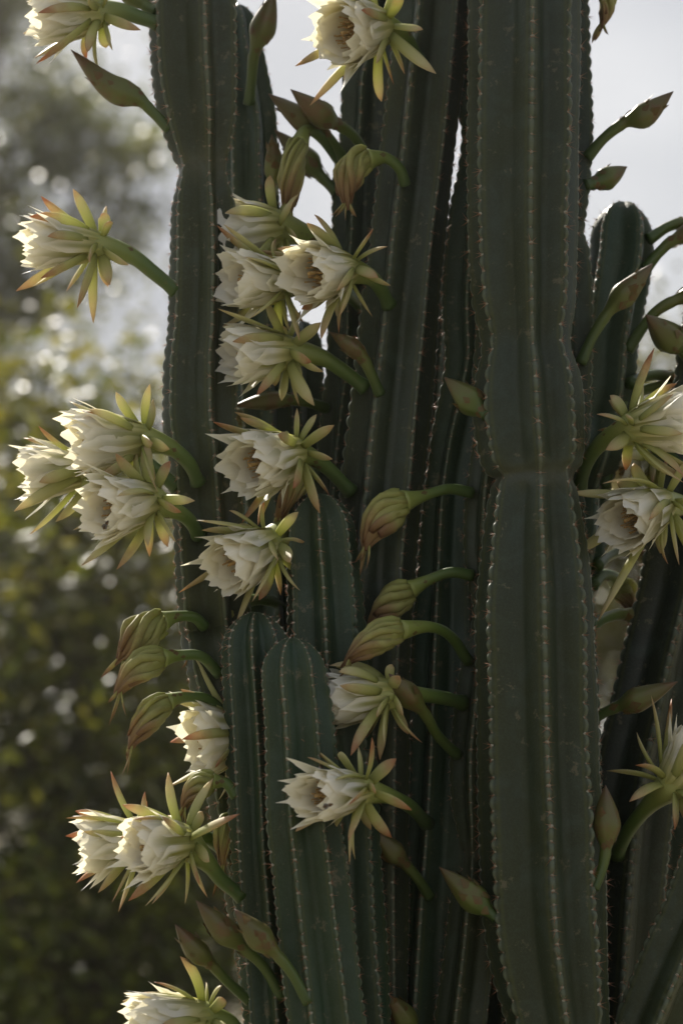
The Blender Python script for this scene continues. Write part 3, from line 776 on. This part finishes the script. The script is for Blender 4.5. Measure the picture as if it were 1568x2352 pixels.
withered('S11', (540, 1830), [(520, 1800)], (490, 1795), (420, 1862), -.03, -.04, 28, 11)
withered('S1', (545, 1890), [(530, 1875)], (520, 1885), (514, 2005), .03, .03, 20, 12)
withered('S6', (1362, 1345), [(1380, 1322), (1400, 1322)], (1415, 1335), (1452, 1405), .27, .27, 28, 13)
withered('S5', (1350, -60), [(1372, -70)], (1385, -40), (1380, 62), .10, .10, 18, 14)

# ------------------------------------------------------------------ bees
def bee(label, x, y, Y, a):
    c = P(x, y, Y); s = 0.0011
    th = thing('bee', label, 'bee', c, 'bees on the flowers')
    d = Vector((math.cos(a), -.35, math.sin(a))).normalized()
    pts = [c+d*(t*s*12-s*6) for t in [i/8 for i in range(9)]]
    mk('body', *sweep(pts, [s*k for k in (.4, 1.8, 2.4, 2.2, 1.1, 1.9, 1.8, 1.4, .5)], 8)[:2], M['bee'], th, c)
    for q in (-1, 1):
        w = d.cross(Vector((0, -1, 0))).normalized()*q
        o = c+d*s*1.5+Vector((0, -1, 0))*s*1.8
        V = [o, o-d*s*2+w*s*2.6, o-d*s*5.5+w*s*3.4, o-d*s*6.2+w*s*1.8, o-d*s*3+w*s*.4]
        V += [v+Vector((0, -s*.12, 0)) for v in V]
        mk('wing', V, [(0, 1, 2, 3, 4), (9, 8, 7, 6, 5)]+[(i, i+5, (i+1) % 5+5, (i+1) % 5) for i in range(5)], M['wing'], th, c, None, False)
bee('bee on the flower that hangs below two others beside the outermost column', 243, 1206, -.135, 1.0)
bee('bee on the flower straight above the closed bud in the central cluster', 541, 786, -.01, 2.2)
bee('bee on the flower in front of the lowest round-topped column', 753, 1851, -.2, .3)

# ------------------------------------------------------------------ trees behind
def crown_mesh(name, seed, rx, rz, nclump, nleaf, leaf, mat, spread=.32):
    r = np.random.default_rng(seed)
    d = r.normal(size=(nclump, 3)); d /= np.linalg.norm(d, axis=1)[:, None]
    rad = r.uniform(.25, 1, nclump)**.6
    cc = d*rad[:, None]*np.array([rx, rx, rz])
    k = r.integers(0, nclump, nleaf)
    sp_ = spread*r.uniform(.6, 1.3, nclump)
    p = cc[k]+r.normal(size=(nleaf, 3))*(sp_[k]*.5)[:, None]*np.array([1, 1, .75])
    c = r.normal(size=(nleaf, 3))*.55+np.array([0, 0, 1.0]); c /= np.linalg.norm(c, axis=1)[:, None]   # leaves held towards the light
    a = r.normal(size=(nleaf, 3)); a -= c*(a*c).sum(1)[:, None]; a /= np.linalg.norm(a, axis=1)[:, None]
    b = np.cross(c, a)
    L = leaf*r.uniform(.6, 1.3, nleaf)[:, None]; w = L*.26
    h = L*r.uniform(.03, .12, nleaf)[:, None]
    V = np.stack([p-c*h*.6, p+a*L*.45+b*w+c*h*.3, p+a*L-c*h*1.2, p+a*L*.45-b*w+c*h*.3, p+a*L*.45-c*h*.35], 1).reshape(-1, 3)
    i = np.arange(nleaf)*5
    F = np.concatenate([np.stack([i+4, i, i+1], 1), np.stack([i+4, i+1, i+2], 1), np.stack([i+4, i+2, i+3], 1), np.stack([i+4, i+3, i], 1)]).tolist()
    rn = np.clip(r.normal(.5, .2, nclump)[k]+r.normal(0, .15, nleaf), 0, 1)
    A = np.stack([np.zeros(nleaf*5), np.zeros(nleaf*5), np.repeat(rn, 5)], 1)
    return mesh_from(name, V.tolist(), F, mat, A, True), cc
def tree(name, label, px, py, Y, rx, rz, seed, mat, nclump, nleaf, leaf=.07, spread=.32, group='trees behind the cactus', trunk=.09):
    """crown centre at the picture point px, py at distance Y"""
    rng = random.Random(seed); c = P(px, py, Y)
    base = Vector((c.x+rng.uniform(-.3, .3), c.y+rng.uniform(-.2, .3), 0))
    th = thing(name, label, 'tree' if trunk > .05 else 'shrub', base, group)
    me, cc = crown_mesh('crown', seed, rx, rz, nclump, nleaf, leaf, mat, spread)
    reg(bpy.data.objects.new('crown', me), c, th)
    J = Join()
    fork = base.lerp(c, .62)
    p = catmull([base-Vector((0, 0, .05)), base.lerp(fork, .5)+Vector((rng.uniform(-.08, .08), 0, 0)), fork, c], 12)
    J.add(sweep(p, [trunk*(1-.72*i/12) for i in range(13)], 9, shape=lambda t, a: 1+.08*math.cos(3*a+t*5)))
    for q in cc[:: max(1, len(cc)//22)]:
        e = c+Vector(q); st = p[rng.randint(6, 11)]
        md = st.lerp(e, .5)+Vector((rng.uniform(-.1, .1), rng.uniform(-.1, .1), rng.uniform(0, .2)))
        J.add(sweep(catmull([st, md, e], 6), [trunk*.34*(1-.8*i/6) for i in range(7)], 5))
    mk('trunk', J.V, J.F, M['bark'], th, base)
    return th
tree('broadleaf_tree', 'loose tall tree whose upper crown breaks up against the sky', -125, 260, 16.0, 1.65, 2.1, 1, M['leafA'], 60, 19000, .11, .5, trunk=.14)
tree('broadleaf_tree', 'dense olive tree beside the outermost cactus column', 60, 1290, 8.5, 1.05, 1.05, 2, M['leafB'], 70, 4800, .10, .46)
tree('shrub', 'low green shrub beneath the dense olive tree', 120, 1950, 7.0, 1.0, 0.75, 3, M['leafA'], 70, 3800, .10, .44, trunk=.03)
tree('shrub', 'yellow-green shrub on the ground under the low green one', -20, 2330, 6.0, .8, 0.55, 8, M['leafC'], 45, 2600, .085, .36, trunk=.03)
tree('shrub', 'dark shrub low down behind the lowest bunch of buds', 420, 2300, 8.0, 1.1, 0.8, 9, M['leafA'], 50, 3800, .09, .38, trunk=.03)
tree('shrub', 'loose glossy-leaved shrub in front of the dense olive tree', 130, 1480, 6.8, .72, .95, 11, M['leafG'], 90, 2600, .085, .5, trunk=.03)
tree('shrub', 'loose glossy-leaved shrub over the yellow-green one, thin and tall', 230, 1980, 6.2, .6, .7, 12, M['leafG'], 70, 1800, .08, .5, trunk=.03)
tree('broadleaf_tree', 'thin glossy tree in the notch between olive tree and outermost column', 210, 1060, 8.2, .7, .6, 13, M['leafG'], 60, 1500, .085, .5)
tree('broadleaf_tree', 'brownish bushy tree partly hidden by the cactus clump', 560, 1560, 12.5, 1.6, 1.35, 4, M['leafB'], 70, 12000, .10, .40)
tree('broadleaf_tree', 'pale dry tree seen in the gap next to the tilting dark column', 1560, 1240, 11.0, 1.25, 1.25, 5, M['leafB'], 100, 15000, .08, .36)
tree('broadleaf_tree', 'shaded tree standing directly behind the clump', 1050, 1640, 14.0, 2.0, 1.6, 6, M['leafA'], 120, 17000, .08, .42)
tree('broadleaf_tree', 'dark tree at the outer edge of the row of trees', -420, 1250, 11.0, 1.5, 1.6, 7, M['leafA'], 110, 17000, .08, .38)
tree('broadleaf_tree', 'wide olive tree beyond the dark one at the edge of the row', -1150, 1350, 12.0, 1.9, 1.7, 14, M['leafA'], 90, 9000, .10, .44)
tree('broadleaf_tree', 'outlying dry tree at the far end of the row', -2000, 1300, 13.0, 2.0, 1.8, 15, M['leafB'], 90, 9000, .10, .44)
tree('broadleaf_tree', 'spreading tree past the pale dry one, away from the cactus', 2350, 1250, 12.5, 2.0, 1.8, 16, M['leafA'], 90, 9000, .10, .44)
tree('broadleaf_tree', 'far olive tree closing the gaps below the dense one', 180, 1900, 13.5, 2.0, 1.5, 10, M['leafA'], 90, 9000, .10, .46)

# ------------------------------------------------------------------ thin mist box added to imitate the lens-flare veil
def haze():
    x0, x1, y0, y1, z0, z1 = -268, 268, -266, 270, -1.5, 16.5
    V = [(x, y, z) for z in (z0, z1) for y in (y0, y1) for x in (x0, x1)]
    F = [(0, 2, 3, 1), (4, 5, 7, 6), (0, 1, 5, 4), (2, 6, 7, 3), (0, 4, 6, 2), (1, 3, 7, 5)]
    m = bpy.data.materials.new('flare_veil_mist'); m.use_nodes = True
    n, l = m.node_tree.nodes, m.node_tree.links; n.clear()
    v = n.new('ShaderNodeVolumePrincipled'); v.inputs['Color'].default_value = (0.95, 0.95, 0.95, 1)
    v.inputs['Density'].default_value = 0.0010; v.inputs['Anisotropy'].default_value = 0.75
    o = n.new('ShaderNodeOutputMaterial'); l.new(v.outputs[0], o.inputs['Volume'])
    h = reg(bpy.data.objects.new('haze', mesh_from('haze', V, F, m, None, False)), (0, 0, 0))
    h['kind'] = 'stuff'; h['label'] = 'thin mist volume added to imitate the lens-flare veil over cactus and trees'
haze()
